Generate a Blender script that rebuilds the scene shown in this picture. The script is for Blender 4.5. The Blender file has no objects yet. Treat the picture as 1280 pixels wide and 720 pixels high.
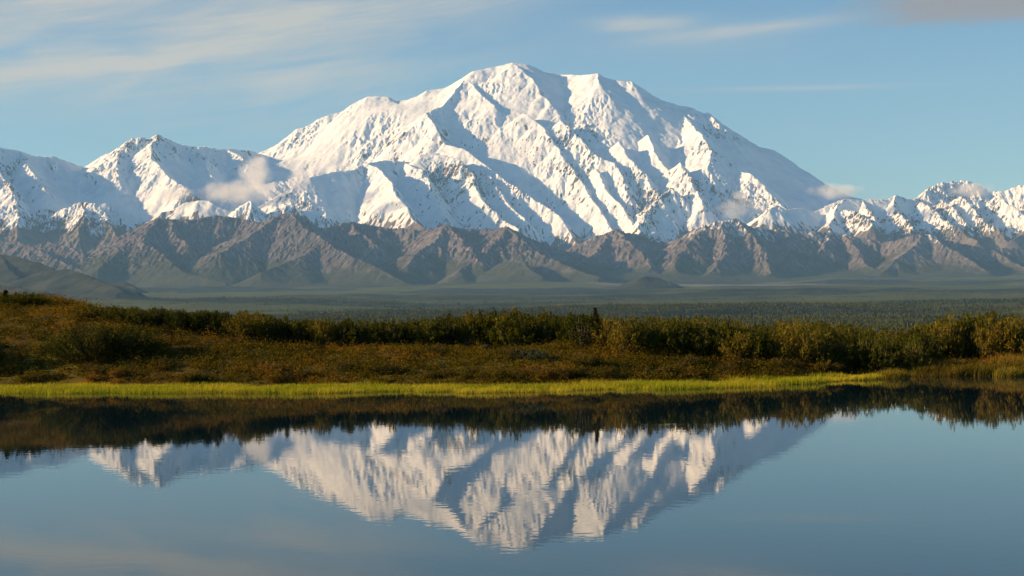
import bpy, math, random
import numpy as np
from mathutils import Matrix, Vector

random.seed(7)
rng = np.random.default_rng(11)
C = bpy.context.scene.collection
scene = bpy.context.scene
R = math.radians

# ------------------------------------------------------------------ camera, sky, sun, exposure
EYE = 3.5                                   # metres above the pond
F = 2084.0                                  # focal length in photo pixels (1280 wide)
PITCH = math.atan(22.5 / F)
ROLL = 0.0114                               # the photograph leans a little: its horizon rises to the right
cam = bpy.data.cameras.new('camera')
cam.sensor_width = 36.0
cam.lens = 36.0 * F / 1280.0
cam.clip_start = 0.5
cam.clip_end = 200000.0
cam_o = bpy.data.objects.new('camera', cam)
cam_o.location = (0, 0, EYE)
cam_o.rotation_euler = (Matrix.Rotation(R(90) + PITCH, 3, 'X') @ Matrix.Rotation(-ROLL, 3, 'Z')).to_euler()
C.objects.link(cam_o)
scene.camera = cam_o

SUN_AZ = R(-94)                            # from the view direction (+Y), negative = left
SUN_EL = R(17)
SD = (math.sin(SUN_AZ) * math.cos(SUN_EL), math.cos(SUN_AZ) * math.cos(SUN_EL), math.sin(SUN_EL))
sun = bpy.data.lights.new('sun', 'SUN')
sun.energy = 5.0
sun.angle = R(0.5)
sun.color = (1.0, 0.75, 0.45)
sun_o = bpy.data.objects.new('sun', sun)
sun_o.rotation_euler = Vector(SD).to_track_quat('Z', 'Y').to_euler()
sun_o.location = (-60, 20, 60)
C.objects.link(sun_o)


class E:
    """A float socket with arithmetic, so node maths reads like maths."""
    nt = None

    def __init__(self, s): self.s = s

    @staticmethod
    def op(kind, *a, clamp=False):
        n = E.nt.nodes.new('ShaderNodeMath'); n.operation = kind; n.use_clamp = clamp
        for i, v in enumerate(a):
            if isinstance(v, E): E.nt.links.new(v.s, n.inputs[i])
            else: n.inputs[i].default_value = v
        return E(n.outputs[0])

    def __add__(s, o): return E.op('ADD', s, o)
    def __radd__(s, o): return E.op('ADD', o, s)
    def __sub__(s, o): return E.op('SUBTRACT', s, o)
    def __rsub__(s, o): return E.op('SUBTRACT', o, s)
    def __mul__(s, o): return E.op('MULTIPLY', s, o)
    def __rmul__(s, o): return E.op('MULTIPLY', o, s)
    def __truediv__(s, o): return E.op('DIVIDE', s, o)
    def __neg__(s): return E.op('MULTIPLY', s, -1.0)


def sstep(x, a, b):
    n = E.nt.nodes.new('ShaderNodeMapRange'); n.interpolation_type = 'SMOOTHSTEP'
    E.nt.links.new(x.s, n.inputs[0])
    n.inputs[1].default_value = a; n.inputs[2].default_value = b
    n.inputs[3].default_value = 0; n.inputs[4].default_value = 1
    return E(n.outputs[0])


def comb(x, y, z=0.0):
    n = E.nt.nodes.new('ShaderNodeCombineXYZ')
    for i, v in enumerate((x, y, z)):
        if isinstance(v, E): E.nt.links.new(v.s, n.inputs[i])
        else: n.inputs[i].default_value = v
    return n.outputs[0]


def noise(vec, scale=1.0, detail=4.0, rough=0.55, dist=0.0):
    n = E.nt.nodes.new('ShaderNodeTexNoise')
    if vec is not None: E.nt.links.new(vec, n.inputs['Vector'])
    n.inputs['Scale'].default_value = scale
    n.inputs['Detail'].default_value = detail
    n.inputs['Roughness'].default_value = rough
    n.inputs['Distortion'].default_value = dist
    return E(n.outputs[0])


def mix(f, a, b, blend='MIX'):
    n = E.nt.nodes.new('ShaderNodeMix'); n.data_type = 'RGBA'; n.blend_type = blend
    for v, k in ((f, 0), (a, 6), (b, 7)):
        if isinstance(v, E): E.nt.links.new(v.s, n.inputs[k])
        elif hasattr(v, 'is_linked'): E.nt.links.new(v, n.inputs[k])
        elif k == 0: n.inputs[0].default_value = v
        else: n.inputs[k].default_value = (*v, 1)
    return n.outputs[2]


world = bpy.data.worlds.new("World")
scene.world = world
world.use_nodes = True
nt = world.node_tree
E.nt = nt
bg = nt.nodes['Background']
sky = nt.nodes.new('ShaderNodeTexSky')
sky.sky_type = 'NISHITA'
sky.sun_disc = False
sky.sun_elevation = SUN_EL
sky.sun_rotation = SUN_AZ
sky.altitude = 800
sky.air_density = 1.0
sky.dust_density = 0.4
sky.ozone_density = 2.0
tc = nt.nodes.new('ShaderNodeTexCoord')
sp = nt.nodes.new('ShaderNodeSeparateXYZ'); nt.links.new(tc.outputs['Generated'], sp.inputs[0])
dx, dy, dz = (E(sp.outputs[i]) for i in range(3))
az = E.op('ARCTAN2', dx, dy) * 57.2958       # degrees right of the view direction
el = E.op('ARCSINE', dz) * 57.2958 + az * ROLL           # degrees above the horizon


def streak(a0, e0, la, we, slope=0.0):
    da = (az - a0) / la
    de = (el - e0 - (az - a0) * slope) / we
    return E.op('EXPONENT', -(da * da) - (de * de))


n1 = noise(comb(az * 0.20, el * 1.1 - az * 0.19), 1.0, 8, 0.58, 0.5)
n2 = noise(comb(az * 0.5 + 3.0, el * 3.4 - az * 0.42, 4.0), 1.0, 8, 0.62, 0.4)
n3 = noise(comb(az * 0.35, el * 7.0 - az * 1.12, 9.0), 1.0, 6, 0.6, 0.25)
veil = sstep(az, 4.0, -10.0) * sstep(el, 5.0, 8.0) * sstep(n1, 0.28, 0.70) * (0.1 + n2 * 0.5 + n3 * 0.65)
veil = veil + streak(-12, 8.25, 10, 0.5, 0.16) * (0.15 + n3 * 0.75) + streak(-4, 10.1, 7, 0.35, 0.12) * n3 * 0.6 + streak(-9, 9.7, 9, 0.5, 0.10) * n2 * 0.5
veil = veil + streak(-15.5, 10.4, 5, 0.8) * 0.55 + streak(-8, 7.7, 5, 0.22, 0.12) * 0.22
high = streak(4.5, 9.62, 1.7, 0.26) * n2 * 1.4 + streak(8.4, 9.35, 3.2, 0.22, 0.09) * n2 * 1.1
high = high + streak(9.8, 7.35, 3.6, 0.09) * n2 * 0.75 + streak(6.0, 9.0, 4.0, 0.7) * n2 * 0.35
grey = sstep(el + (n2 - 0.5) * 0.9, 9.0, 9.75) * sstep(az + (n2 - 0.5) * 4.0, 10.5, 14.5) * 0.95
patch_l = sstep(el, 21.0, 12.5) * sstep(az, -34.0, -23.0)       # the veil and the grey cloud are patches of finite size
patch_r = sstep(el, 15.0, 12.0) * sstep(az, 30.0, 22.0)
cl_white = E.op('ADD', veil * patch_l, high, clamp=True)
skyc = mix(1.0, sky.outputs[0], (0.70, 0.99, 1.27), 'MULTIPLY')
skyc = mix(cl_white, skyc, (4.6, 4.9, 5.1))
skyc = mix(E.op('ADD', grey * patch_r, 0.0, clamp=True), skyc, (2.6, 2.5, 2.75))
nt.links.new(skyc, bg.inputs[0])
bg.inputs[1].default_value = 0.059

vs = scene.view_settings
scene.display_settings.display_device = 'sRGB'
vs.view_transform = 'Standard'
vs.look = 'None'
vs.gamma = 1.0
vs.use_curve_mapping = False
vs.exposure = 0.80
scene.cycles.use_denoising = True
scene.cycles.max_bounces = 8
scene.cycles.diffuse_bounces = 2
scene.cycles.volume_bounces = 2
scene.cycles.transparent_max_bounces = 16

# ------------------------------------------------------------------ helpers


def tag(o, label=None, cat=None, group=None, kind=None):
    if label: o['label'] = label
    if cat: o['category'] = cat
    if group: o['group'] = group
    if kind: o['kind'] = kind
    return o


def mesh_from(name, verts, faces, mats, attrs=None, smooth=False, parent=None, face_mat=None):
    """verts (n,3), faces (m,k) arrays -> one linked mesh object."""
    verts = np.asarray(verts, np.float32); faces = np.asarray(faces, np.int32)
    me = bpy.data.meshes.new(name)
    m, k = faces.shape
    me.vertices.add(len(verts)); me.vertices.foreach_set('co', verts.ravel())
    me.loops.add(m * k); me.loops.foreach_set('vertex_index', faces.ravel())
    me.polygons.add(m)
    me.polygons.foreach_set('loop_start', np.arange(0, m * k, k, dtype=np.int32))
    me.polygons.foreach_set('loop_total', np.full(m, k, np.int32))
    me.polygons.foreach_set('use_smooth', np.full(m, smooth, bool))
    if face_mat is not None: me.polygons.foreach_set('material_index', np.asarray(face_mat, np.int32))
    for mt in (mats if isinstance(mats, (list, tuple)) else [mats]): me.materials.append(mt)
    for a, v in (attrs or {}).items():
        at = me.attributes.new(a, 'FLOAT', 'POINT'); at.data.foreach_set('value', np.asarray(v, np.float32))
    me.update(calc_edges=True)
    o = bpy.data.objects.new(name, me)
    C.objects.link(o)
    if parent: o.parent = parent
    return o


def grid_faces(nr, nc):
    i = np.arange(nr * nc, dtype=np.int32).reshape(nr, nc)
    return np.stack([i[:-1, :-1], i[:-1, 1:], i[1:, 1:], i[1:, :-1]], -1).reshape(-1, 4)


def HZ(px): return 382.5 - ROLL * (px - 640)      # photo row of the true horizon


def px3(px, py, D):
    """point seen at photo pixel (px, py) at distance D along the view axis"""
    a, b = (px - 640) / F, (360 - py) / F
    a, b = a + b * ROLL, b - a * ROLL
    c, s = math.cos(PITCH), math.sin(PITCH)
    y, z = c - b * s, s + b * c
    return (a / y * D, D, EYE + z / y * D)


def h2(ix, iy, seed):
    h = (ix.astype(np.int64) * 374761393 + iy.astype(np.int64) * 668265263 + seed * 974711) & 0x7fffffff
    h = ((h ^ (h >> 13)) * 1274126177) & 0x7fffffff
    h = h ^ (h >> 16)
    return (h & 0xffffff).astype(np.float32) / 16777216.0


def vnoise(x, y, seed):
    ix = np.floor(x); iy = np.floor(y)
    fx = (x - ix).astype(np.float32); fy = (y - iy).astype(np.float32)
    fx = fx * fx * fx * (fx * (fx * 6 - 15) + 10); fy = fy * fy * fy * (fy * (fy * 6 - 15) + 10)
    a = h2(ix, iy, seed); b = h2(ix + 1, iy, seed); c = h2(ix, iy + 1, seed); d = h2(ix + 1, iy + 1, seed)
    return (a + (b - a) * fx) * (1 - fy) + (c + (d - c) * fx) * fy - 0.5


def fbm(x, y, seed, octs=4, gain=0.5):
    s = 0; a = 1.0
    for k in range(octs):
        s = s + a * vnoise(x * 2 ** k + 17.3 * k, y * 2 ** k - 9.1 * k, seed + k); a *= gain
    return s


def gully(X, Y, gx, gy, cell, seed):
    """stripes running down the slope, in cells that blend: gullies between small ribs"""
    g = np.sqrt(gx * gx + gy * gy) + 1e-6
    sx, sy = -gy / g, gx / g
    px, py = X / cell, Y / cell
    ix, iy = np.floor(px), np.floor(py)
    C0 = np.zeros_like(px); S0 = np.zeros_like(px)
    for ox in (-1, 0, 1):
        for oy in (-1, 0, 1):
            cx = ix + ox; cy = iy + oy
            vx = px - (cx + h2(cx, cy, seed)); vy = py - (cy + h2(cx, cy, seed + 51))
            w = np.exp(-2.2 * (vx * vx + vy * vy))
            ph = (vx * sx + vy * sy) * 6.2832 + h2(cx, cy, seed + 97) * 6.2832
            C0 += w * np.cos(ph); S0 += w * np.sin(ph)
    return C0 / np.maximum(np.sqrt(C0 * C0 + S0 * S0), 0.25)


def smooth01(x, a, b):
    t = np.clip((x - a) / (b - a), 0, 1)
    return t * t * (3 - 2 * t)


class Terrain:
    """A height field over rows of distance and columns of bearing, raised from traced ridge lines."""

    def __init__(s, u0, u1, nc, d0, d1, nr):
        s.u = np.linspace(u0, u1, nc, dtype=np.float64)
        s.d = np.linspace(d0, d1, nr, dtype=np.float64)
        s.Y = np.repeat(s.d[:, None], nc, 1)
        s.X = s.Y * s.u[None, :]
        s.h = np.full((nr, nc), -500.0)

    def grad(s, h):
        hu = np.gradient(h, s.u, axis=1); hd = np.gradient(h, s.d, axis=0)
        return hu / s.Y, hd - s.u[None, :] / s.Y * hu

    def ridges(s, lines, floor, warp):
        wx = sum(a * fbm(s.X / w, s.Y / w, 3 + i, 3) for i, (a, w) in enumerate(warp))
        wy = sum(a * fbm(s.X / w, s.Y / w, 33 + i, 3) for i, (a, w) in enumerate(warp))
        Xw, Yw = s.X + wx, s.Y + wy
        for pts, kl, kr in lines:
            for p, q in zip(pts[:-1], pts[1:]):
                zt = max(p[2], q[2])
                rad = (zt - floor) / min(kl, kr)
                y0, y1 = min(p[1], q[1]) - rad, max(p[1], q[1]) + rad
                r0, r1 = np.searchsorted(s.d, (y0, y1))
                if r1 <= r0: continue
                x0, x1 = min(p[0], q[0]) - rad, max(p[0], q[0]) + rad
                ym = max(p[1], q[1])
                yn = max(s.d[0], y0)
                c0 = np.searchsorted(s.u, min(x0 / yn, x0 / (y1)))
                c1 = np.searchsorted(s.u, max(x1 / yn, x1 / (y1)))
                if c1 <= c0: continue
                X = Xw[r0:r1, c0:c1]; Y = Yw[r0:r1, c0:c1]
                ex, ey = q[0] - p[0], q[1] - p[1]
                L2 = ex * ex + ey * ey + 1e-6
                t = np.clip(((X - p[0]) * ex + (Y - p[1]) * ey) / L2, 0, 1)
                ddx = X - (p[0] + t * ex); ddy = Y - (p[1] + t * ey)
                dist = np.sqrt(ddx * ddx + ddy * ddy)
                side = ddx / (dist + 1e-3)               # -1 left .. +1 right
                k = kl + (kr - kl) * (0.5 + 0.5 * side)
                z = p[2] + t * (q[2] - p[2]) - k * dist
                np.maximum(s.h[r0:r1, c0:c1], z, out=s.h[r0:r1, c0:c1])

    def base(s, lines, extra, drop, power=2.6, near=500.0):
        P = np.array([p for l, _, _ in lines for p in l] + list(extra), np.float64)
        st = 8
        Xc, Yc = s.X[::st, ::st], s.Y[::st, ::st]
        num = np.zeros_like(Xc); den = np.zeros_like(Xc)
        for x, y, z in P:
            w = 1.0 / (((Xc - x) ** 2 + (Yc - y) ** 2) + near ** 2) ** (power / 2) * 1e6
            num += w * z; den += w
        g = num / den
        ri = np.linspace(0, g.shape[0] - 1.0001, s.h.shape[0]); ci = np.linspace(0, g.shape[1] - 1.0001, s.h.shape[1])
        ra, ca = ri.astype(int), ci.astype(int); fr, fc = (ri - ra)[:, None], (ci - ca)[None, :]
        up = (g[ra][:, ca] * (1 - fc) + g[ra][:, ca + 1] * fc) * (1 - fr) + (g[ra + 1][:, ca] * (1 - fc) + g[ra + 1][:, ca + 1] * fc) * fr
        b = up - (drop(up) if callable(drop) else drop)
        k = 50.0
        m = np.maximum(s.h, b); n = np.minimum(s.h, b)
        s.h = m + k * np.log1p(np.exp((n - m) / k)) - k * 0.3

    def erode(s, octaves, seed, mask=1.0):
        for i, (cell, amp) in enumerate(octaves):
            gx, gy = s.grad(s.h)
            g = np.sqrt(gx * gx + gy * gy)
            w = gully(s.X, s.Y, gx, gy, cell, seed + 13 * i)
            s.h = s.h + amp * cell * w * np.clip(g, 0, 1.2) * mask

    def build(s, name, mat, attrs):
        v = np.stack([s.X, s.Y, s.h], -1).reshape(-1, 3)
        return mesh_from(name, v, grid_faces(*s.h.shape), mat, {k: a.ravel() for k, a in attrs.items()}, True)


def attr(name):
    n = E.nt.nodes.new('ShaderNodeAttribute'); n.attribute_name = name
    return E(n.outputs['Fac'])


def new_mat(name):
    m = bpy.data.materials.new(name); m.use_nodes = True
    E.nt = m.node_tree
    b = m.node_tree.nodes['Principled BSDF']
    b.inputs['Roughness'].default_value = 0.9
    b.inputs['Specular IOR Level'].default_value = 0.1
    g = m.node_tree.nodes.new('ShaderNodeNewGeometry')
    return m, b, g.outputs['Position']


def link(a, b): E.nt.links.new(a.s if isinstance(a, E) else a, b)


def scaled(pos, f):
    n = E.nt.nodes.new('ShaderNodeVectorMath'); n.operation = 'SCALE'
    E.nt.links.new(pos, n.inputs[0]); n.inputs[3].default_value = f
    return n.outputs[0]


# ------------------------------------------------------------------ the mountains
def DF(py): return 40.0 - (py - 77) * 0.0314


def line(pts, o=0.0, kl=0.85, kr=0.85, D=None):
    """ridge traced as (px, py[, km]); without km it lies on the sloping face (offset o) or at D"""
    out = []
    for p in pts:
        d = p[2] if len(p) > 2 else (D if D is not None else DF(p[1]) + o)
        out.append(px3(p[0], p[1], d * 1000.0))
    return out, kl, kr


MASSIF = [
    # skyline of the great peak
    line([(336, 196, 38.2), (360, 175, 38.6), (375, 160, 38.9), (390, 156, 39), (400, 148, 39.1), (420, 142, 39.2), (436, 137, 39.3),
          (450, 125, 39.4), (462, 120, 39.4), (485, 120, 39.4), (497, 126, 39.4), (512, 124, 39.4), (520, 119, 39.4), (533, 111, 39.5),
          (555, 109, 39.6), (570, 102, 39.7), (583, 92, 39.8), (590, 88, 39.8), (620, 82, 40), (640, 77, 40)], kl=0.7, kr=0.7),
    line([(640, 77, 40), (655, 79, 40), (672, 84, 40.1), (682, 89, 40.2), (700, 92, 40.2), (720, 93, 40), (738, 92, 39.7), (747, 90, 39.6),
          (757, 96, 39.6), (770, 100, 39.6), (790, 102, 39.5), (800, 108, 39.4), (815, 116, 39.3), (830, 124, 39.2), (845, 129, 39.2),
          (860, 133, 39.3), (868, 137, 39.4), (885, 142, 39.6), (892, 149, 39.8), (910, 162, 40), (930, 175, 40.2), (945, 183, 40.3),
          (965, 187, 40.5), (985, 200, 40.6), (1000, 215, 40.7), (1015, 226, 40.8), (1030, 232, 40.9), (1045, 235, 40.8), (1062, 252, 40.2), (1085, 275, 39.5)],
         kl=0.7, kr=0.7),
    # spurs of the north face
    line([(586, 93, 39.7), (572, 112, 38.9), (552, 132, 38.1), (534, 140, 37.5), (546, 162, 36.7), (556, 180, 36.2), (578, 185, 35.9), (592, 196, 35.6),
          (612, 208, 35.2), (640, 233, 34.5), (662, 244, 34.2), (690, 262, 33.6), (705, 276, 33.2), (714, 292, 32.8), (722, 306, 32.4)], kl=0.75, kr=1.0),
    line([(586, 93, 39.7), (592, 104, 39.2), (603, 117, 38.6), (620, 130, 38.0)], kl=0.6, kr=1.2),
    line([(388, 221, 33.2), (415, 214, 33.6), (440, 210, 34.1), (458, 203, 34.6), (480, 199, 35.1), (512, 202, 35.4), (528, 192, 35.9), (556, 190, 36)], kl=0.6, kr=0.9),
    line([(458, 203, 34.5), (478, 213, 33.9), (490, 228, 33.2), (496, 241, 32.7), (508, 258, 32.1), (515, 274, 31.6), (535, 289, 31.1)], kl=0.7, kr=1.2),
    line([(505, 203, 35.3), (526, 212, 34.5), (540, 234, 33.7), (548, 252, 33.1), (562, 275, 32.3)], kl=0.65, kr=1.1),
    line([(528, 192), (556, 194), (576, 203), (590, 218), (596, 240), (608, 258), (622, 271), (648, 285)], -1.0, 0.7, 1.15),
    line([(600, 205), (618, 228), (632, 250), (655, 272)], -0.7, 0.8, 1.0),
    line([(590, 118), (615, 150), (640, 162), (652, 180), (660, 205), (670, 226)], 0.0, 0.8, 1.0),
    line([(655, 140), (672, 152), (684, 165), (697, 182), (710, 203), (727, 228), (742, 250), (757, 270), (768, 288)], -0.5, 0.8, 1.05),
    line([(640, 77, 40), (655, 87, 39.6), (668, 101, 39.1), (680, 119, 38.5), (690, 130, 38.1), (703, 142, 37.7), (690, 152, 37.4)], kl=0.55, kr=0.95),
    line([(703, 150), (716, 162), (728, 172), (745, 195), (768, 203), (779, 222), (786, 240)], -0.6, 0.8, 1.1),
    line([(745, 210), (757, 232), (771, 248), (784, 264), (792, 280)], -0.6, 0.85, 1.0),
    line([(747, 90, 39.6), (752, 103, 39.0), (742, 114, 38.7), (728, 126, 38.4), (738, 150, 38.0), (760, 168, 37.4)], kl=0.65, kr=0.75),
    line([(757, 96, 39.6), (772, 112, 39.3), (790, 138, 38.4), (804, 160, 37.6)], kl=0.65, kr=0.75),
    line([(864, 134, 39.2), (852, 143, 38.75), (862, 152, 38.1), (876, 163, 37.3), (886, 182, 36.4), (890, 196, 35.8), (885, 206, 35.5), (889, 222, 35.1),
          (898, 240, 34.6), (908, 260, 34.0)], kl=0.62, kr=0.9),
    line([(830, 125, 39.2), (834, 140, 38.7), (842, 160, 37.9), (852, 180, 37.1)], kl=0.65, kr=0.8),
    line([(776, 176), (788, 196), (804, 216), (818, 235), (834, 252)], -0.5, 0.8, 1.05),
    line([(812, 168), (822, 190), (836, 212)], -0.3, 0.8, 1.0),
    line([(852, 201), (863, 222), (871, 241), (880, 258)], -0.7, 0.75, 1.2),
    line([(840, 236), (822, 250), (806, 268), (800, 288)], -0.9, 0.8, 0.9),
    line([(905, 226, 36.2), (925, 214, 35.7), (940, 217, 35.3), (955, 231, 34.9), (970, 249, 34.4), (988, 263, 33.9)], kl=0.7, kr=0.9),
    line([(884, 140, 39.4), (890, 146, 38.9), (893, 154, 38.6)], kl=0.8, kr=0.8),
    line([(908, 158, 39.8), (914, 164, 39.3), (912, 174, 38.9)], kl=0.8, kr=0.8),
    # left peaks
    line([(-150, 170, 33), (-90, 190, 33.2), (-40, 176, 33.6), (0, 184, 34), (25, 187, 34.4), (40, 193, 34.7), (57, 195, 35), (65, 194, 35.1), (80, 200, 35.4), (105, 208, 36),
          (125, 194, 36), (150, 183, 36), (165, 174, 36), (180, 172, 36), (190, 173, 36), (198, 168, 36.1), (208, 172, 36.2), (225, 180, 36.4),
          (240, 183, 36.5), (255, 183, 36.6), (270, 186, 36.8), (285, 186, 37), (300, 187, 37.2), (320, 190, 37.6), (336, 196, 38.2)], kl=0.7, kr=0.8),
    line([(25, 187, 34.4), (32, 202, 33.7), (45, 220, 33), (60, 240, 32.3)], kl=0.7, kr=0.9),
    line([(-40, 190, 33.4), (-15, 205, 32.9), (5, 218, 32.5), (16, 236, 32), (20, 256, 31.4)], kl=0.7, kr=1.0),
    line([(168, 174, 36), (152, 187, 35.4), (150, 205, 34.7), (147, 222, 34.1)], kl=0.65, kr=0.7),
    line([(198, 168, 36.1), (190, 181, 35.5), (191, 196, 35), (203, 211, 34.4), (217, 226, 33.8), (236, 240, 33.2)], kl=0.7, kr=0.95),
    line([(240, 184, 36.5), (254, 196, 35.9), (262, 212, 35.2), (274, 228, 34.6)], kl=0.7, kr=0.95),
    line([(285, 186, 37), (300, 196, 36.4), (308, 210, 35.8)], kl=0.7, kr=0.9),
    # low snowy domes before the left peaks
    line([(-60, 250, 30.8), (0, 258, 31), (15, 255, 31), (24, 270, 30.6), (22, 300, 29.8)], kl=0.6, kr=0.8),
    line([(70, 266, 31.2), (82, 258, 31.3), (100, 251, 31.4), (120, 253, 31.3), (134, 270, 30.8), (142, 288, 30.3)], kl=0.7, kr=0.8),
    line([(100, 251, 31.4), (106, 270, 30.7), (98, 288, 30.2)], kl=0.8, kr=0.8),
    line([(122, 256, 31.5), (132, 252, 31.6), (146, 256, 31.6), (166, 265, 31.6), (184, 277, 31.4)], kl=0.7, kr=0.8),
    line([(190, 272, 31.2), (202, 264, 31.3), (215, 261, 31.4), (230, 252, 31.5), (248, 249, 31.5), (262, 250, 31.5), (272, 258, 31.4), (290, 266, 31.3),
          (304, 258, 31.3), (310, 251, 31.3), (316, 260, 31.3), (332, 268, 31.2), (362, 256, 31.4), (372, 262, 31.3), (392, 262, 31.6), (410, 276, 31.4)], kl=0.7, kr=0.9),
    # the snowy ridge on the right
    line([(960, 262, 33), (975, 255, 33.2), (985, 260, 33.3), (1006, 258, 33.5), (1020, 264, 33.6), (1040, 256, 33.8), (1060, 248, 34), (1080, 249, 34.1), (1090, 247, 34.2),
          (1110, 248, 34.3), (1120, 243, 34.4), (1133, 248, 34.4), (1145, 249, 34.5), (1155, 243, 34.8), (1165, 234, 35.2), (1180, 228, 35.5),
          (1200, 225, 35.7), (1212, 226, 35.7), (1222, 232, 35.6), (1240, 239, 35.5), (1255, 238, 35.5), (1280, 230, 35.5), (1320, 215, 35.6), (1400, 240, 35.8)], kl=0.75, kr=0.9),
    line([(1060, 248, 34), (1048, 258, 33.6), (1042, 272, 33), (1036, 285, 32.4)], kl=0.7, kr=0.9),
    line([(1060, 262, 33.4), (1078, 270, 32.9), (1092, 280, 32.4)], kl=0.7, kr=1.0),
    line([(1082, 249, 34.1), (1088, 262, 33.5), (1096, 276, 32.9)], kl=0.7, kr=1.2),
    line([(1120, 243, 34.4), (1118, 258, 33.8), (1126, 272, 33.2), (1140, 284, 32.6)], kl=0.7, kr=1.1),
    line([(1155, 252, 34.2), (1168, 262, 33.7), (1182, 274, 33.2), (1200, 286, 32.6), (1222, 300, 32)], kl=0.7, kr=1.1),
    line([(1180, 250, 34.4), (1196, 262, 33.8), (1208, 278, 33.2)], kl=0.75, kr=1.1),
    line([(1203, 245, 34.6), (1216, 258, 34), (1230, 273, 33.4), (1248, 288, 32.8), (1264, 304, 32.2)], kl=0.65, kr=1.2),
    line([(1250, 245, 34.6), (1268, 258, 34), (1290, 275, 33.4)], kl=0.7, kr=1.0),
    line([(1300, 270, 33), (1280, 290, 32.4), (1262, 300, 32)], kl=0.8, kr=0.8),
]
T = Terrain(-0.44, 0.37, 1700, 29500, 43500, 900)
T.ridges(MASSIF, 700, [(90, 1500), (50, 420), (25, 160)])
T.base(MASSIF, [px3(x, y, 1000 * k) for x, y, k in ((915, 190, 38.9), (930, 205, 38.9), (912, 215, 38.0), (950, 222, 38.8), (930, 235, 37.6), (975, 238, 38.9), (960, 250, 37.8), (1000, 250, 39))] + [px3(x, 420, 46000) for x in range(-200, 1500, 100)] + [px3(x, 340, 31800) for x in range(340, 900, 20)] +
       [px3(x, 330, 30500) for x in range(-200, 1500, 30)], lambda z: 480 - 340 * smooth01(z, 2300, 4300), 3.2, 300.0)
T.h += 30 * fbm(T.X / 900, T.Y / 900, 71, 4)
patch = smooth01(fbm(T.X / 1500, T.Y / 1500, 77, 3), -0.35, 0.40)          # smooth glaciers here, broken ice there
high = smooth01(T.h, 3700, 4700)
rough = (0.3 + 1.3 * patch) * (1 - 0.5 * high)
T.erode([(620, 0.035), (300, 0.055)], 5, rough)
seracs = smooth01(fbm(T.X / 520, T.Y / 520, 78, 3), -0.15, 0.4)
T.erode([(150, 0.09), (75, 0.11)], 35, rough * (0.35 + 1.0 * seracs))
T.h += (6 + 26 * seracs * rough) * (np.abs(fbm(T.X / 110, T.Y / 110, 171, 3)) - 0.2)
gx, gy = T.grad(T.h)
slope = np.sqrt(gx * gx + gy * gy)
nz = fbm(T.X / 500, T.Y / 500, 91, 4)
rn = fbm(T.X / 190, T.Y / 190, 191, 4)
cliff = smooth01(fbm(T.X / 1300, T.Y / 1300, 195, 3) - 0.35 * high, -0.25, 0.35)
ribm = gully(T.X, T.Y, gx, gy, 170.0, 301) + 0.7 * gully(T.X, T.Y, gx, gy, 80.0, 302)
wall = smooth01(slope + 0.30 * ribm + 0.75 * rn + 0.55 * fbm(T.X / 70, T.Y / 70, 197, 2) + 0.6 * (cliff - 0.5) - 0.10 * smooth01(-T.Y, -36500, -35500) + 0.12 * smooth01(T.h, 1700, 2300) * smooth01(-T.h, -4300, -3600) * smooth01(T.u, -0.1, -0.05)[None, :] - 0.8 * smooth01(T.u, 0.23, 0.26)[None, :] * smooth01(T.h, 1900, 2250), 1.70, 2.05)
sl = 1290 + 380 * smooth01(-T.Y, -33200, -31600)
snow = smooth01(T.h + 420 * nz + 250 * rn - 130 * ribm, sl - 200, sl + 200) * (1 - 0.9 * wall)
m, b, pos = new_mat('snow_and_rock')
s_ = attr('snow')
nn = noise(scaled(pos, 0.004), 1.0, 6, 0.6)
rock = mix(nn, (0.07, 0.065, 0.068), (0.20, 0.175, 0.165))
link(mix(sstep(s_ + (nn - 0.5) * 0.5, 0.35, 0.6), rock, mix(sstep(noise(scaled(pos, 0.0022), 1.0, 7, 0.62), 0.45, 0.68), (0.80, 0.83, 0.87), (0.66, 0.71, 0.78))), b.inputs['Base Color'])
tag(T.build('mountain', m, {'snow': snow}), 'great snow covered mountain massif with sharp ridges', kind='structure')

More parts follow.
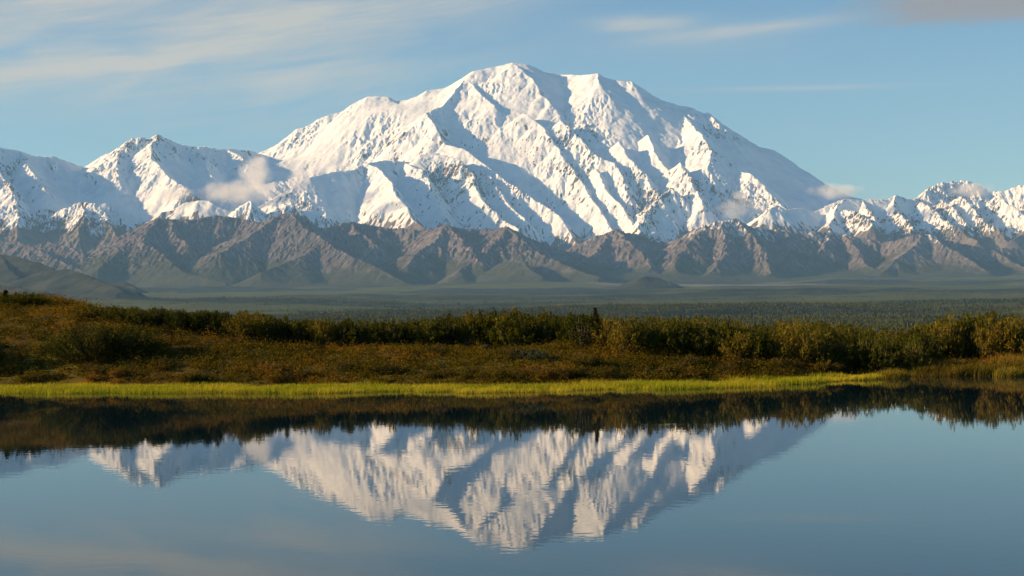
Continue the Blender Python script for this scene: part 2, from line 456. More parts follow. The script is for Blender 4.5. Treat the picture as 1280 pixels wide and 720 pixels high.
# ------------------------------------------------------------------ the bare brown foothills
FOOT = [
    line([(-80, 290, 29.5), (0, 300, 29.3), (30, 306, 29)], kl=0.6, kr=0.6),
    line([(140, 312, 27.6), (160, 306, 27.6), (175, 300, 27.8), (200, 272, 29), (212, 272, 29), (240, 274, 29.2), (270, 268, 29.4), (300, 272, 29.4), (322, 279, 29), (336, 272, 28.7),
          (350, 266, 28.5), (362, 265, 28.4), (376, 272, 28.4), (388, 282, 28.6), (410, 284, 28.9), (418, 280, 29), (440, 277, 29.2), (465, 280, 29.3), (480, 284, 29.3), (505, 286, 29.2),
          (530, 287, 28.9), (545, 285, 28.5), (556, 280, 28.2), (566, 283, 28.4), (577, 286, 28.7), (600, 287, 28.8), (620, 286, 28.6), (635, 283, 28.2), (645, 289, 28.1),
          (660, 295, 28.2), (680, 303, 28.3), (700, 311, 28.4), (722, 315, 28.5)], kl=0.65, kr=0.7),
    line([(722, 307, 29.6), (740, 296, 29.6), (760, 289, 29.6), (772, 285, 29.6), (785, 290, 29.8), (800, 292, 30), (815, 301, 30), (835, 302, 30), (860, 294, 29.7), (880, 281, 29.4),
          (892, 276, 29.4), (924, 273, 29.5), (936, 282, 29.6), (960, 285, 29.8), (1000, 288, 30), (1050, 291, 30.2), (1090, 299, 30), (1102, 302, 30), (1120, 300, 29.8), (1145, 293, 29.6), (1165, 292, 29.6),
          (1180, 299, 29.6), (1210, 305, 29.6), (1240, 309, 29.8), (1280, 311, 30), (1380, 300, 30)], kl=0.65, kr=0.7),
    # spurs
    line([(200, 272, 29), (188, 288, 28.2), (180, 300, 27.6), (187, 307, 27.2), (206, 322, 26.6), (232, 338, 25.9), (282, 353, 25.2)], kl=0.45, kr=0.85),
    line([(160, 306, 27.6), (140, 320, 26.9), (120, 334, 26.2)], kl=0.5, kr=0.6),
    line([(212, 273, 29), (222, 292, 28.2), (236, 308, 27.5)], kl=0.7, kr=0.9),
    line([(362, 265, 28.4), (378, 284, 27.7), (404, 300, 27), (440, 318, 26.3), (470, 334, 25.7), (500, 350, 25.1), (520, 358, 24.6)], kl=0.45, kr=0.85),
    line([(350, 266, 28.5), (325, 285, 27.8), (298, 302, 27.1), (275, 316, 26.6)], kl=0.5, kr=0.6),
    line([(404, 302, 27), (372, 322, 26.2), (330, 338, 25.6)], kl=0.5, kr=0.5),
    line([(440, 278, 29.2), (452, 292, 28.4), (468, 305, 27.8)], kl=0.7, kr=0.8),
    line([(480, 284, 29.3), (476, 300, 28.4), (468, 314, 27.8)], kl=0.7, kr=0.8),
    line([(556, 280, 28.2), (540, 298, 27.5), (525, 312, 27), (512, 330, 26.4)], kl=0.55, kr=0.6),
    line([(556, 280, 28.2), (572, 298, 27.5), (590, 314, 26.9), (602, 328, 26.3)], kl=0.6, kr=0.95),
    line([(637, 283, 28.2), (650, 299, 27.5), (675, 316, 26.8), (705, 330, 26.2), (745, 346, 25.5)], kl=0.45, kr=0.8),
    line([(637, 283, 28.2), (618, 302, 27.4), (600, 322, 26.7), (575, 338, 26)], kl=0.55, kr=0.6),
    line([(640, 320, 26.3), (655, 330, 25.8), (680, 345, 25.2)], kl=0.45, kr=0.7),
    line([(700, 312, 28.4), (722, 325, 27.6), (748, 337, 27)], kl=0.6, kr=0.8),
    line([(772, 285, 29.6), (790, 302, 28.9), (808, 318, 28.2), (816, 332, 27.6)], kl=0.55, kr=0.95),
    line([(760, 290, 29.6), (752, 308, 28.8), (742, 324, 28.2)], kl=0.7, kr=0.7),
    line([(835, 302, 30), (828, 318, 29), (838, 332, 28.3)], kl=0.6, kr=0.8),
    line([(885, 279, 29.4), (866, 300, 28.6), (850, 318, 28), (846, 335, 27.4)], kl=0.6, kr=0.6),
    line([(905, 275, 29.4), (908, 298, 28.6), (902, 320, 27.9), (890, 338, 27.3)], kl=0.7, kr=0.8),
    line([(924, 273, 29.5), (945, 300, 28.7), (960, 322, 28), (966, 340, 27.4)], kl=0.6, kr=0.8),
    line([(980, 287, 29.9), (990, 308, 29), (985, 328, 28.2), (970, 343, 27.6)], kl=0.6, kr=0.7),
    line([(1040, 290, 30.2), (1030, 308, 29.3), (1012, 326, 28.5), (1000, 342, 27.9)], kl=0.6, kr=0.7),
    line([(1060, 292, 30.2), (1072, 310, 29.4), (1082, 328, 28.6), (1110, 345, 27.8)], kl=0.6, kr=0.8),
    line([(1155, 292, 29.6), (1140, 308, 28.9), (1120, 324, 28.3), (1108, 338, 27.8)], kl=0.5, kr=0.6),
    line([(1160, 292, 29.6), (1185, 308, 28.9), (1210, 322, 28.3), (1240, 338, 27.7)], kl=0.5, kr=0.8),
    line([(1240, 309, 29.8), (1262, 325, 29), (1290, 338, 28.3)], kl=0.5, kr=0.8),
    line([(22, 300, 29), (50, 312, 28.2), (80, 326, 27.4), (110, 340, 26.8)], kl=0.5, kr=0.7),
    line([(60, 300, 29.6), (80, 308, 28.8), (120, 322, 28)], kl=0.5, kr=0.7),
]
T = Terrain(-0.38, 0.36, 1560, 22000, 31200, 640)
T.ridges(FOOT, 250, [(100, 1200), (50, 350), (20, 140)])
T.base(FOOT, [px3(x, 380, 33500) for x in range(-200, 1500, 100)] + [px3(x, 368, 26000) for x in range(-200, 1500, 40)] + [px3(x, 366, 24000) for x in range(-200, 1500, 50)], lambda z: 90 + 230 * smooth01(z, 350, 1100), 3.0, 300.0)
T.h += 22 * fbm(T.X / 700, T.Y / 700, 271, 4)
steep = smooth01(T.h, 420, 900)
T.erode([(420, 0.045), (190, 0.060)], 205, (0.35 + 0.75 * steep) * (0.6 + 1.0 * smooth01(fbm(T.X / 1800, T.Y / 1800, 281, 2), -0.3, 0.3)))
gx, gy = T.grad(T.h)
rib = gully(T.X, T.Y, gx, gy, 120.0, 260) + 0.6 * gully(T.X, T.Y, gx, gy, 60.0, 270)
T.h += 14.0 * rib * steep * np.clip(np.hypot(gx, gy), 0, 1)
T.h += 5 * fbm(T.X / 70, T.Y / 70, 277, 3)
T.h -= 400 * smooth01(-T.Y, -24000, -22300)
gx, gy = T.grad(T.h)
slope = np.sqrt(gx * gx + gy * gy)
nz = fbm(T.X / 500, T.Y / 500, 91, 4)
rn = fbm(T.X / 110, T.Y / 110, 7, 3)
uu = T.u[None, :] * np.ones_like(T.h)
line_z = 1340 + 1200 * (1 - smooth01(uu, 0.05, 0.085)) - 40 * smooth01(uu, 0.15, 0.2)
snow = smooth01(T.h + 260 * nz + 160 * rn - 120 * rib, line_z - 90, line_z + 130)
veg = 1 - smooth01(T.h + 420 * nz + 300 * (slope - 0.45) + 180 * rn - 160 * smooth01(-uu, 0.02, 0.15), 520, 1080)
scree = smooth01(-rib * 0.5 + 0.9 * fbm(T.X / 260, T.Y / 260, 17, 4), 0.0, 0.9) * smooth01(slope, 0.25, 0.6)
m, b, pos = new_mat('bare_rock_and_tundra')
nn = noise(scaled(pos, 0.006), 1.0, 6, 0.65)
nm = noise(scaled(pos, 0.0009), 1.0, 3, 0.5)
rock = mix(nn, (0.048, 0.042, 0.050), (0.145, 0.124, 0.138))
rock = mix(sstep(nm, 0.42, 0.62), rock, (0.115, 0.106, 0.116))
rock = mix(attr('scree') * 0.85, rock, (0.225, 0.195, 0.200))
green = mix(nn, (0.018, 0.026, 0.012), (0.062, 0.062, 0.030))
c = mix(attr('veg'), rock, green)
c = mix(attr('snow'), c, (0.84, 0.85, 0.87))
link(c, b.inputs['Base Color'])
tag(T.build('foothills', m, {'snow': snow, 'veg': veg, 'scree': scree}), 'bare brown gullied foothills below the snow', kind='structure')

# ------------------------------------------------------------------ low green hills nearer by
HILLS = [
    line([(-90, 300, 19.5), (-40, 308, 19.3), (0, 317, 19), (22, 320, 18.8), (45, 328, 18.4), (62, 334, 18.2), (90, 342, 17.8), (125, 353, 17.2), (165, 363, 16.6)], kl=0.35, kr=0.6),
    line([(0, 318, 19), (10, 332, 18.3), (22, 346, 17.7)], kl=0.35, kr=0.7),
    line([(30, 350, 17.5), (56, 339, 17.6), (84, 336, 17.6), (108, 344, 17.3), (130, 354, 16.9), (150, 364, 16.4)], kl=0.3, kr=0.5),
    line([(135, 356, 20.2), (150, 351, 20.2), (160, 357, 20), (172, 364, 19.6)], kl=0.3, kr=0.5),
    line([(798, 352, 21.5), (812, 345, 21.5), (824, 346, 21.5), (838, 352, 21.4)], kl=0.35, kr=0.5),
    line([(-30, 352, 15.5), (20, 358, 15.3), (60, 364, 15)], kl=0.3, kr=0.4),
]
T = Terrain(-0.36, 0.12, 760, 13500, 22500, 320)
T.ridges(HILLS, -60, [(120, 900), (40, 260)])
T.erode([(500, 0.015), (240, 0.02), (120, 0.02)], 305)
nz = fbm(T.X / 300, T.Y / 300, 91, 4)
m, b, pos = new_mat('tundra_hill')
nn = noise(scaled(pos, 0.004), 1.0, 6, 0.65)
link(mix(sstep(nn, 0.35, 0.65), (0.016, 0.022, 0.012), (0.050, 0.050, 0.024)), b.inputs['Base Color'])
T.h = np.maximum(T.h, -200)
tag(T.build('hills', m, {}), 'low dark green hills at the foot of the mountains', kind='structure')

# ------------------------------------------------------------------ the tundra plain
Dn = np.array([150, 300, 600, 1200, 2500, 4200, 7000, 10000, 14000, 18000, 22000, 26000, 32000, 46000], float)
Pn = np.array([0, 0, 0, 0, 423, 413, 396, 386, 375, 367, 360.5, 356, 352, 352], float)
Zn = np.array([EYE + px3(640, p, 1.0)[2] * d - EYE * d if False else px3(640, p, d)[2] for d, p in zip(Dn, Pn)])
Zn[:4] = (-3, -9, -22, -40)
nr, nc = 640, 620
d = np.concatenate([np.geomspace(140, 2000, 60), np.geomspace(2030, 26000, 540), np.linspace(26500, 46000, 40)])
u = np.linspace(-0.5, 0.42, nc)
Yp = np.repeat(d[:, None], nc, 1); Xp = Yp * u[None, :]
Zp = np.interp(d, Dn, Zn)[:, None] + 0 * Xp
roll = fbm(Xp / 2600, Yp / 1500, 401, 4)
Zp = Zp + roll * np.interp(d, [300, 3000, 8000, 20000, 40000], [2, 24, 60, 90, 40])[:, None] + (9 * fbm(Xp / 420, Yp / 420, 402, 3) + 22 * fbm(Xp / 1100, Yp / 900, 403, 2)) * smooth01(d, 700, 4000)[:, None]
forest = smooth01(fbm(Xp / 3400 + 3, Yp / 1300, 405, 4) + 0.25 * smooth01(u, 0.02, 0.12)[None, :] * smooth01(-d, -13000, -9000)[:, None] + 0.3 * fbm(Xp / 260, Yp / 200, 409, 3), -0.02, 0.22)
bar = smooth01(-np.abs(d[:, None] - 23600 - 900 * fbm(Xp / 2500, Yp / 2500, 411, 3) + (u[None, :] - 0.1) * 9000), -700, -300) * smooth01(u, 0.03, 0.06)[None, :] * smooth01(-u, -0.24, -0.16)[None, :]
bar = np.maximum(bar, smooth01(-np.abs(d[:, None] - 20800 - 400 * fbm(Xp / 900, Yp / 2500, 413, 3)), -160, -60) * smooth01(u, 0.21, 0.23)[None, :] * smooth01(-u, -0.3, -0.27)[None, :])
m, b, pos = new_mat('tundra_plain')
nn = noise(scaled(pos, 0.006), 1.0, 6, 0.7)
c = mix(nn, (0.028, 0.042, 0.010), (0.108, 0.116, 0.026))
c = mix(attr('forest') * sstep(nn, 0.25, 0.55), c, (0.010, 0.018, 0.010))
c = mix(attr('bar') * sstep(nn, 0.3, 0.6), c, (0.18, 0.16, 0.15))
link(c, b.inputs['Base Color'])
tag(mesh_from('plain', np.stack([Xp, Yp, Zp], -1).reshape(-1, 3), grid_faces(len(d), nc), m, {'forest': forest.ravel(), 'bar': bar.ravel()}, True),
    'wide tundra plain with dark forest bands below the foothills', kind='structure')

# distant spruce woods: dark pointed crowns scattered in bands over the plain
def plain_z(X, D):
    ri = np.interp(D, d, np.arange(len(d))); ci = np.clip(np.interp(X / D, u, np.arange(nc)), 0, nc - 1.001)
    a = np.clip(ri.astype(int), 0, len(d) - 2); fa = ri - a
    c_ = ci.astype(int); fc = ci - c_
    return ((Zp[a, c_] * (1 - fc) + Zp[a, c_ + 1] * fc) * (1 - fa) + (Zp[a + 1, c_] * (1 - fc) + Zp[a + 1, c_ + 1] * fc) * fa,
            forest[a, c_])


g = np.random.default_rng(31)
N = 300000
Dt = np.exp(g.uniform(math.log(1300), math.log(15000), N)); ut = g.uniform(-0.36, 0.36, N)
Xt = ut * Dt
zt, fo = plain_z(Xt, Dt)
keep = g.uniform(0, 1, N) < (0.16 + 0.84 * fo) * (0.35 + 0.65 * smooth01(fbm(Xt / 180, Dt / 180, 433, 3), -0.2, 0.2))
Xt, Dt, zt = Xt[keep], Dt[keep], zt[keep]
n = len(Xt)
ht = g.uniform(4, 10, n) * np.interp(Dt, [1300, 6000, 15000], [0.8, 1.0, 1.5]); wt = ht * g.uniform(0.22, 0.42, n)
a0 = g.uniform(0, 6.28, n)
ring = [np.stack([Xt + np.cos(a0 + k * 2.094) * wt, Dt + np.sin(a0 + k * 2.094) * wt, zt - 0.5], -1) for k in range(3)]
v = np.stack(ring + [np.stack([Xt, Dt, zt + ht], -1)], 1).reshape(-1, 3)
i4 = np.arange(n, dtype=np.int32)[:, None] * 4
f = np.concatenate([i4 + np.array([0, 1, 3]), i4 + np.array([1, 2, 3]), i4 + np.array([2, 0, 3])])
m, b, pos = new_mat('distant_spruce')
nn = noise(scaled(pos, 0.02), 1.0, 3, 0.6)
link(mix(nn, (0.012, 0.020, 0.007), (0.075, 0.082, 0.020)), b.inputs['Base Color'])
tag(mesh_from('forest', v, f, m), 'far spruce woods in dark bands over the plain', kind='stuff')

# ------------------------------------------------------------------ the air
me = bpy.data.meshes.new('haze')
x0, x1, y0, y1, z0, z1 = -26000, 21000, -3000, 46500, -120, 6300
v = [(x, y, z) for x in (x0, x1) for y in (y0, y1) for z in (z0, z1)]
me.from_pydata(v, [], [(0, 1, 3, 2), (4, 6, 7, 5), (0, 4, 5, 1), (2, 3, 7, 6), (0, 2, 6, 4), (1, 5, 7, 3)])
hz = bpy.data.objects.new('haze', me); C.objects.link(hz)
m = bpy.data.materials.new('air'); m.use_nodes = True
n = m.node_tree; n.nodes.clear()
out = n.nodes.new('ShaderNodeOutputMaterial'); vol = n.nodes.new('ShaderNodeVolumePrincipled')
vol.inputs['Color'].default_value = (0.30, 0.60, 1.0, 1)
vol.inputs['Absorption Color'].default_value = (1, 1, 1, 1)
vol.inputs['Density'].default_value = 1.12e-5
n.links.new(vol.outputs[0], out.inputs['Volume'])
me.materials.append(m)
tag(hz, 'thin blue morning air over the whole valley', kind='stuff')

# ------------------------------------------------------------------ the bank across the pond
SHORE = ([-400, 0, 300, 640, 700, 900, 1060, 1125, 1400], [80, 77.8, 75.2, 72.4, 72.6, 74.8, 77.4, 78.4, 76.5])
CREST = ([-400, 0, 50, 100, 150, 200, 250, 300, 400, 600, 800, 950, 1100, 1160, 1215, 1290, 1600],
         [4.4, 4.2, 4.15, 3.8, 3.2, 2.85, 2.53, 2.22, 1.70, 1.70, 1.43, 1.14, 0.60, 0.73, 1.05, 1.05, 1.2])
CRD = ([-400, 50, 150, 300, 600, 800, 960, 1110, 1215, 1600], [95, 94, 89, 87, 87, 83.5, 84, 91, 88, 88])


def bank_z(X, D):
    px = 640 + F * X / D
    d0 = np.interp(px, *SHORE) + 0.35 * fbm(X / 2.0, D * 0 + 2.2, 511, 3)
    zc = np.interp(px, *CREST)
    cd = np.interp(px, *CRD)
    t = (D - d0) / (cd - d0)
    p = 1 - np.clip(1 - t, 0, 1) ** 1.5
    z = np.where(t < 0, t * 3.2, zc * p)
    lump = smooth01(t, 0.0, 0.15) * (0.22 * fbm(X / 3.2, D / 3.2, 521, 3) + 0.45 * fbm(X / 9, D / 7, 523, 2) * smooth01(t, 0.2, 0.7))
    z = z + lump - 0.075 * np.clip(D - cd - 8, 0, None)
    return np.maximum(z, -1.2 - 0.02 * np.clip(D - 100, 0, None))


def ground(px, py):
    """where the sight line through a photo pixel meets the bank"""
    D = np.linspace(70, 103, 900)
    X = (px - 640) / F * D
    yy = HZ(px) - (bank_z(X, D) - EYE) / D * F
    k = np.nonzero(yy <= py)[0]
    k = k[0] if len(k) else int(np.argmin(yy))
    return float(X[k]), float(D[k]), float(bank_z(X[k:k + 1], D[k:k + 1])[0])


def at_D(px, D):
    X = (px - 640) / F * D
    return X, D, float(bank_z(np.array([X]), np.array([D]))[0])


m, b, pos = new_mat('peat_and_moss')
n1 = noise(scaled(pos, 0.9), 1.0, 6, 0.65)
n2 = noise(scaled(pos, 0.16), 1.0, 3, 0.5)
c = mix(sstep(n1, 0.3, 0.7), (0.050, 0.032, 0.006), (0.14, 0.09, 0.012))
c = mix(sstep(n2, 0.42, 0.6), c, (0.090, 0.080, 0.008))
link(c, b.inputs['Base Color'])
xs = np.linspace(-62, 48, 560); ds = np.concatenate([np.linspace(66, 106, 230), np.linspace(107, 260, 60)])
Xb, Db = np.meshgrid(xs, ds)
bank = mesh_from('bank', np.stack([Xb, Db, bank_z(Xb, Db)], -1).reshape(-1, 3), grid_faces(len(ds), len(xs)), m, {}, True)
tag(bank, 'brown tundra bank rising from the far shore of the pond', kind='structure')

# ------------------------------------------------------------------ the pond
m, b, pos = new_mat('still_water')
b.inputs['Base Color'].default_value = (0.004, 0.016, 0.024, 1)
b.inputs['Roughness'].default_value = 0.012
b.inputs['IOR'].default_value = 1.25
b.inputs['Specular IOR Level'].default_value = 0.5
sx = E.nt.nodes.new('ShaderNodeSeparateXYZ'); E.nt.links.new(pos, sx.inputs[0])
wx, wy = E(sx.outputs[0]), E(sx.outputs[1])
rip = noise(comb(wx * 2.8, wy * 3.4), 1.0, 2, 0.5) * 0.75 + noise(comb(wx * 0.6, wy * 0.7, 7.0), 1.0, 2, 0.5) * 0.7
lane = sstep(noise(comb(wx * 0.10, wy * 0.6, 3.0), 1.0, 3, 0.6), 0.62, 0.72)
bump = E.nt.nodes.new('ShaderNodeBump')
bump.inputs['Strength'].default_value = 1.0
bump.inputs['Distance'].default_value = 0.0009
link(rip * (1.0 + lane * 0.5), bump.inputs['Height'])
E.nt.links.new(bump.outputs[0], b.inputs['Normal'])
v = np.array([(-160, -40, 0), (140, -40, 0), (140, 90, 0), (-160, 90, 0)], float)
tag(mesh_from('water', v, np.array([[0, 1, 2, 3]]), m), 'still pond mirroring the mountain', kind='structure')

# ------------------------------------------------------------------ plants
def leaf_mat(name, dark, light, autumn, hue=0.3):
    m = bpy.data.materials.new(name); m.use_nodes = True
    n = m.node_tree; E.nt = n; n.nodes.clear()
    out = n.nodes.new('ShaderNodeOutputMaterial')
    g = n.nodes.new('ShaderNodeNewGeometry'); oi = n.nodes.new('ShaderNodeObjectInfo')
    t = attr('tint'); rnd = E(oi.outputs['Random'])
    k = noise(g.outputs['Position'], 0.55, 3, 0.6)
    c = mix(E.op('ADD', t * 0.7 + k * 0.5 - 0.25, (rnd - 0.5) * 0.5, clamp=True), dark, light)
    c = mix(sstep(noise(g.outputs['Position'], 0.23, 2, 0.5) + t * 0.22 + (rnd - 0.5) * hue, 0.60, 0.80), c, autumn)
    df = n.nodes.new('ShaderNodeBsdfDiffuse'); tr = n.nodes.new('ShaderNodeBsdfTranslucent'); ms = n.nodes.new('ShaderNodeMixShader')
    n.links.new(c, df.inputs[0]); n.links.new(c, tr.inputs[0]); ms.inputs[0].default_value = 0.42
    n.links.new(df.outputs[0], ms.inputs[1]); n.links.new(tr.outputs[0], ms.inputs[2])
    n.links.new(ms.outputs[0], out.inputs[0])
    return m


bark, b, pos = new_mat('grey_bark')
link(mix(noise(scaled(pos, 6.0)), (0.05, 0.04, 0.03), (0.16, 0.13, 0.10)), b.inputs['Base Color'])
M_DARK = leaf_mat('willow_leaf_dark', (0.020, 0.028, 0.004), (0.120, 0.124, 0.010), (0.17, 0.13, 0.012), 0.1)
M_YEL = leaf_mat('willow_leaf_yellowish', (0.036, 0.044, 0.005), (0.175, 0.165, 0.012), (0.20, 0.145, 0.014))
M_PALE = leaf_mat('grey_willow_leaf', (0.06, 0.07, 0.04), (0.17, 0.19, 0.10), (0.14, 0.13, 0.06))
M_BIRCH = leaf_mat('dwarf_birch_leaf', (0.050, 0.042, 0.005), (0.205, 0.150, 0.014), (0.21, 0.115, 0.014), 0.2)
M_SPRUCE = leaf_mat('spruce_needle', (0.010, 0.016, 0.007), (0.04, 0.05, 0.016), (0.05, 0.05, 0.015))
M_SEDGE = leaf_mat('sedge_blade', (0.17, 0.195, 0.012), (0.42, 0.42, 0.022), (0.46, 0.39, 0.03))
M_STRAW = leaf_mat('straw_blade', (0.16, 0.13, 0.015), (0.42, 0.34, 0.05), (0.40, 0.28, 0.05))
M_MEADOW = leaf_mat('meadow_blade', (0.07, 0.065, 0.010), (0.24, 0.19, 0.03), (0.30, 0.19, 0.03))


def quads(cen, ax, wd):
    """leaf quads from centre, half length vector, half width vector"""
    v = np.stack([cen - ax, cen + wd, cen + ax, cen - wd], 1).reshape(-1, 3)
    return v, np.arange(len(v), dtype=np.int32).reshape(-1, 4)


def unit(v): return v / (np.linalg.norm(v, axis=-1, keepdims=True) + 1e-9)


def bush_arrays(seed, rx, ry, h, shoots, per, leaf=0.05, low=0.15):
    """shoots fanning up from the root crown to an uneven dome, with leaves along them"""
    g = np.random.default_rng(seed)
    a = g.uniform(0, 2 * math.pi, shoots); r = np.sqrt(g.uniform(0, 1, shoots))
    lob = 1 + 0.22 * np.sin(a * 3 + seed) + 0.15 * np.sin(a * 5 + 2.1 * seed)
    tx = np.cos(a) * r * rx * lob; ty = np.sin(a) * r * ry * lob
    tz = h * np.sqrt(np.clip(1 - 0.82 * r ** 2.4, 0.05, 1)) * g.uniform(0.62, 1.06, shoots)
    tip = np.stack([tx, ty, tz], -1)
    root = np.stack([tx * 0.25, ty * 0.25, 0 * tz], -1) + g.normal(0, 0.05, (shoots, 3)) * (1, 1, 0)
    mid = root + (tip - root) * 0.5 + np.stack([tx * 0.12, ty * 0.12, tz * 0.12], -1)
    t = g.uniform(low, 1.0, (shoots, per)) ** 0.8
    t3 = t[..., None]
    p = (1 - t3) ** 2 * root[:, None] + 2 * t3 * (1 - t3) * mid[:, None] + t3 ** 2 * tip[:, None]
    spread = 0.10 * (1.25 - t3)
    p = p + g.normal(0, 1, p.shape) * spread * np.array([1, 1, 0.7])
    p[..., 2] = np.maximum(p[..., 2], 0.04)
    p = p.reshape(-1, 3)
    n = len(p)
    ax = unit(g.normal(0, 1, (n, 3)) + np.array([0, 0, 0.9])) * (leaf * g.uniform(0.6, 1.3, (n, 1)))
    wd = unit(np.cross(ax, g.normal(0, 1, (n, 3)))) * (leaf * 0.42)
    v, f = quads(p, ax, wd)
    tint = np.repeat(g.uniform(0, 1, shoots), per) * 0.6 + g.uniform(0, 0.4, n)
    tint = np.repeat(tint, 4)
    # stems: three-sided tapered rods root-mid-tip
    ring = np.array([(math.cos(k * 2.094), math.sin(k * 2.094), 0) for k in range(3)])
    sv = np.concatenate([root[:, None] + ring * 0.014, mid[:, None] + ring * 0.009, tip[:, None] + ring * 0.003], 1).reshape(-1, 3)
    sf = []
    base = (np.arange(shoots) * 9)[:, None]
    for lv in (0, 3):
        for k in range(3):
            sf.append(base + np.array([lv + k, lv + (k + 1) % 3, lv + 3 + (k + 1) % 3, lv + 3 + k]))
    sf = np.concatenate(sf, 0).astype(np.int32)
    return v, f, tint, sv, sf


def bush_mesh(name, mat, *a, **k):
    v, f, tint, sv, sf = bush_arrays(*a, **k)
    V = np.concatenate([v, sv]); Fc = np.concatenate([f, sf + len(v)])
    fm = np.concatenate([np.zeros(len(f)), np.ones(len(sf))])
    return mesh_from(name, V, Fc, [mat, bark], {'tint': np.concatenate([tint, np.full(len(sv), 0.3)])}, False, None, fm)


def place(src, used, name, loc, rz, sc, label, cat, group):
    if src.name not in used:
        o = src; used.add(src.name)
    else:
        o = src.copy(); C.objects.link(o)
    o.name = name
    o.location = loc; o.rotation_euler = (0, 0, rz); o.scale = sc
    return tag(o, label, cat, group)


used = set()
def variants(mat, n, seed, rx, h, shoots, per, leaf):
    return [bush_mesh('willow_bush', mat, seed + i, rx, rx, h, shoots, per, leaf) for i in range(n)]


SRC = {'dark': variants(M_DARK, 5, 21, 0.85, 1.0, 90, 24, 0.055), 'yellow': variants(M_YEL, 5, 41, 0.85, 1.0, 90, 24, 0.055)}
BASE = ([60, 100, 200, 250, 330, 400, 500, 600, 700, 760, 800, 900, 950, 1000, 1060, 1100, 1130, 1160, 1215, 1300],
        [396, 398, 408, 416, 424, 431, 429, 425, 427, 434, 439, 446, 449, 458, 465, 468, 467, 455, 448, 448])
TOP = ([60, 90, 140, 180, 250, 300, 330, 360, 400, 440, 520, 560, 600, 650, 700, 740, 757, 775, 800, 850, 900, 950, 1000, 1050, 1090, 1125, 1150, 1180, 1212, 1245, 1300],
       [388, 384, 382, 383, 386, 387, 391, 396, 395, 398, 398, 393, 386, 387, 389, 388, 392, 396, 391, 394, 397, 402, 399, 402, 408, 413, 406, 394, 388, 391, 396])
G = np.random.default_rng(5)
px = 66.0
while px < 1310:
    gx0, gd0, gz0 = ground(px, float(np.interp(px, *BASE)))
    gd0 = min(gd0, float(np.interp(px, *CRD)) - 0.5)
    D = gd0
    topy = float(np.interp(px, *TOP))
    while D < np.interp(px, *CRD) + 6.5:
        p = px + G.uniform(-9, 9)
        X, Dd, z = at_D(p, D + G.uniform(-0.5, 0.5))
        ztop = EYE + (HZ(px) - topy) / F * Dd
        h = (ztop - z) * G.uniform(0.86, 1.05)
        front = D - gd0 < 2.5
        h = min(h, G.uniform(1.3, 1.9)) if front and 765 < px < 1140 else min(h, 2.7)
        if h > 0.35:
            if px < 752:
                kind, lab, grp = 'dark', 'dark olive willow bush in the hedge-like thicket along the bank crest, up to the spruce', 'willow bushes from the hill to the spruce'
            elif px < 1128:
                kind, lab, grp = 'yellow', 'yellowish green willow bush in the wide thicket from the spruce to the dip', 'willow bushes between the spruce and the dip'
            else:
                kind, lab, grp = 'yellow', 'olive gold willow bush in the rounded thicket behind the tussocky shore', 'willow bushes of the rounded thicket beyond the dip'
            w = G.uniform(0.85, 1.2) * (0.55 + 0.4 * h)
            place(SRC[kind][int(G.integers(5))], used, 'willow_bush', (X, Dd, z - 0.05), G.uniform(0, 6.28), (w, w, h), lab, 'bush', grp)
        D += 2.1
    px += 26 + G.uniform(-3, 3)


def big_shrub(name, label, px, py, rx, ry, h, mat, seed, shoots, per, leaf=0.06):
    x, d, z = ground(px, py)
    e = bpy.data.objects.new(name, None); C.objects.link(e); e.location = (x, d + ry * 0.8, z - 0.05)
    tag(e, label, 'shrub')
    v, f, tint, sv, sf = bush_arrays(seed, rx, ry, h, shoots, per, leaf)
    mesh_from('foliage', v, f, mat, {'tint': tint}, False, e)
    mesh_from('stems', sv, sf, bark, {}, False, e)
    return e


big_shrub('willow_shrub', 'broad domed dark willow shrub on the open hillside, casting a long shadow', 114, 459, 3.2, 1.8, 2.25, M_DARK, 77, 560, 30)
big_shrub('willow_shrub', 'willow shrub crowning the hilltop beside a tiny spruce', 26, 384, 1.5, 1.2, 0.85, M_DARK, 78, 160, 26)
big_shrub('willow_shrub', 'dark willow shrub at the shore, cut by the picture edge', -50, 476, 1.9, 1.3, 2.6, M_DARK, 79, 320, 30)
big_shrub('willow_shrub', 'dark willow shrub on the slope beyond the picture edge, shading the shore', -85, 462, 2.0, 1.5, 2.2, M_DARK, 82, 300, 30)
big_shrub('grey_willow_shrub', 'low pale grey green shrub alone on the open brown slope', 668, 452, 1.0, 0.8, 0.62, M_PALE, 80, 90, 22)
big_shrub('grey_willow_shrub', 'small pale shrub on the hillside under the hilltop shrub', 55, 402, 0.55, 0.5, 0.45, M_PALE, 81, 40, 20)

for q, qy in ((471, 434), (523, 431), (566, 429), (604, 437), (703, 429)):
    big_shrub('grey_willow_shrub', 'ankle-high whitish shrub at the foot of the dark thicket', q, qy, 0.4, 0.35, 0.3, M_PALE, 200 + q, 30, 18)['group'] = 'whitish low shrubs below the thicket'


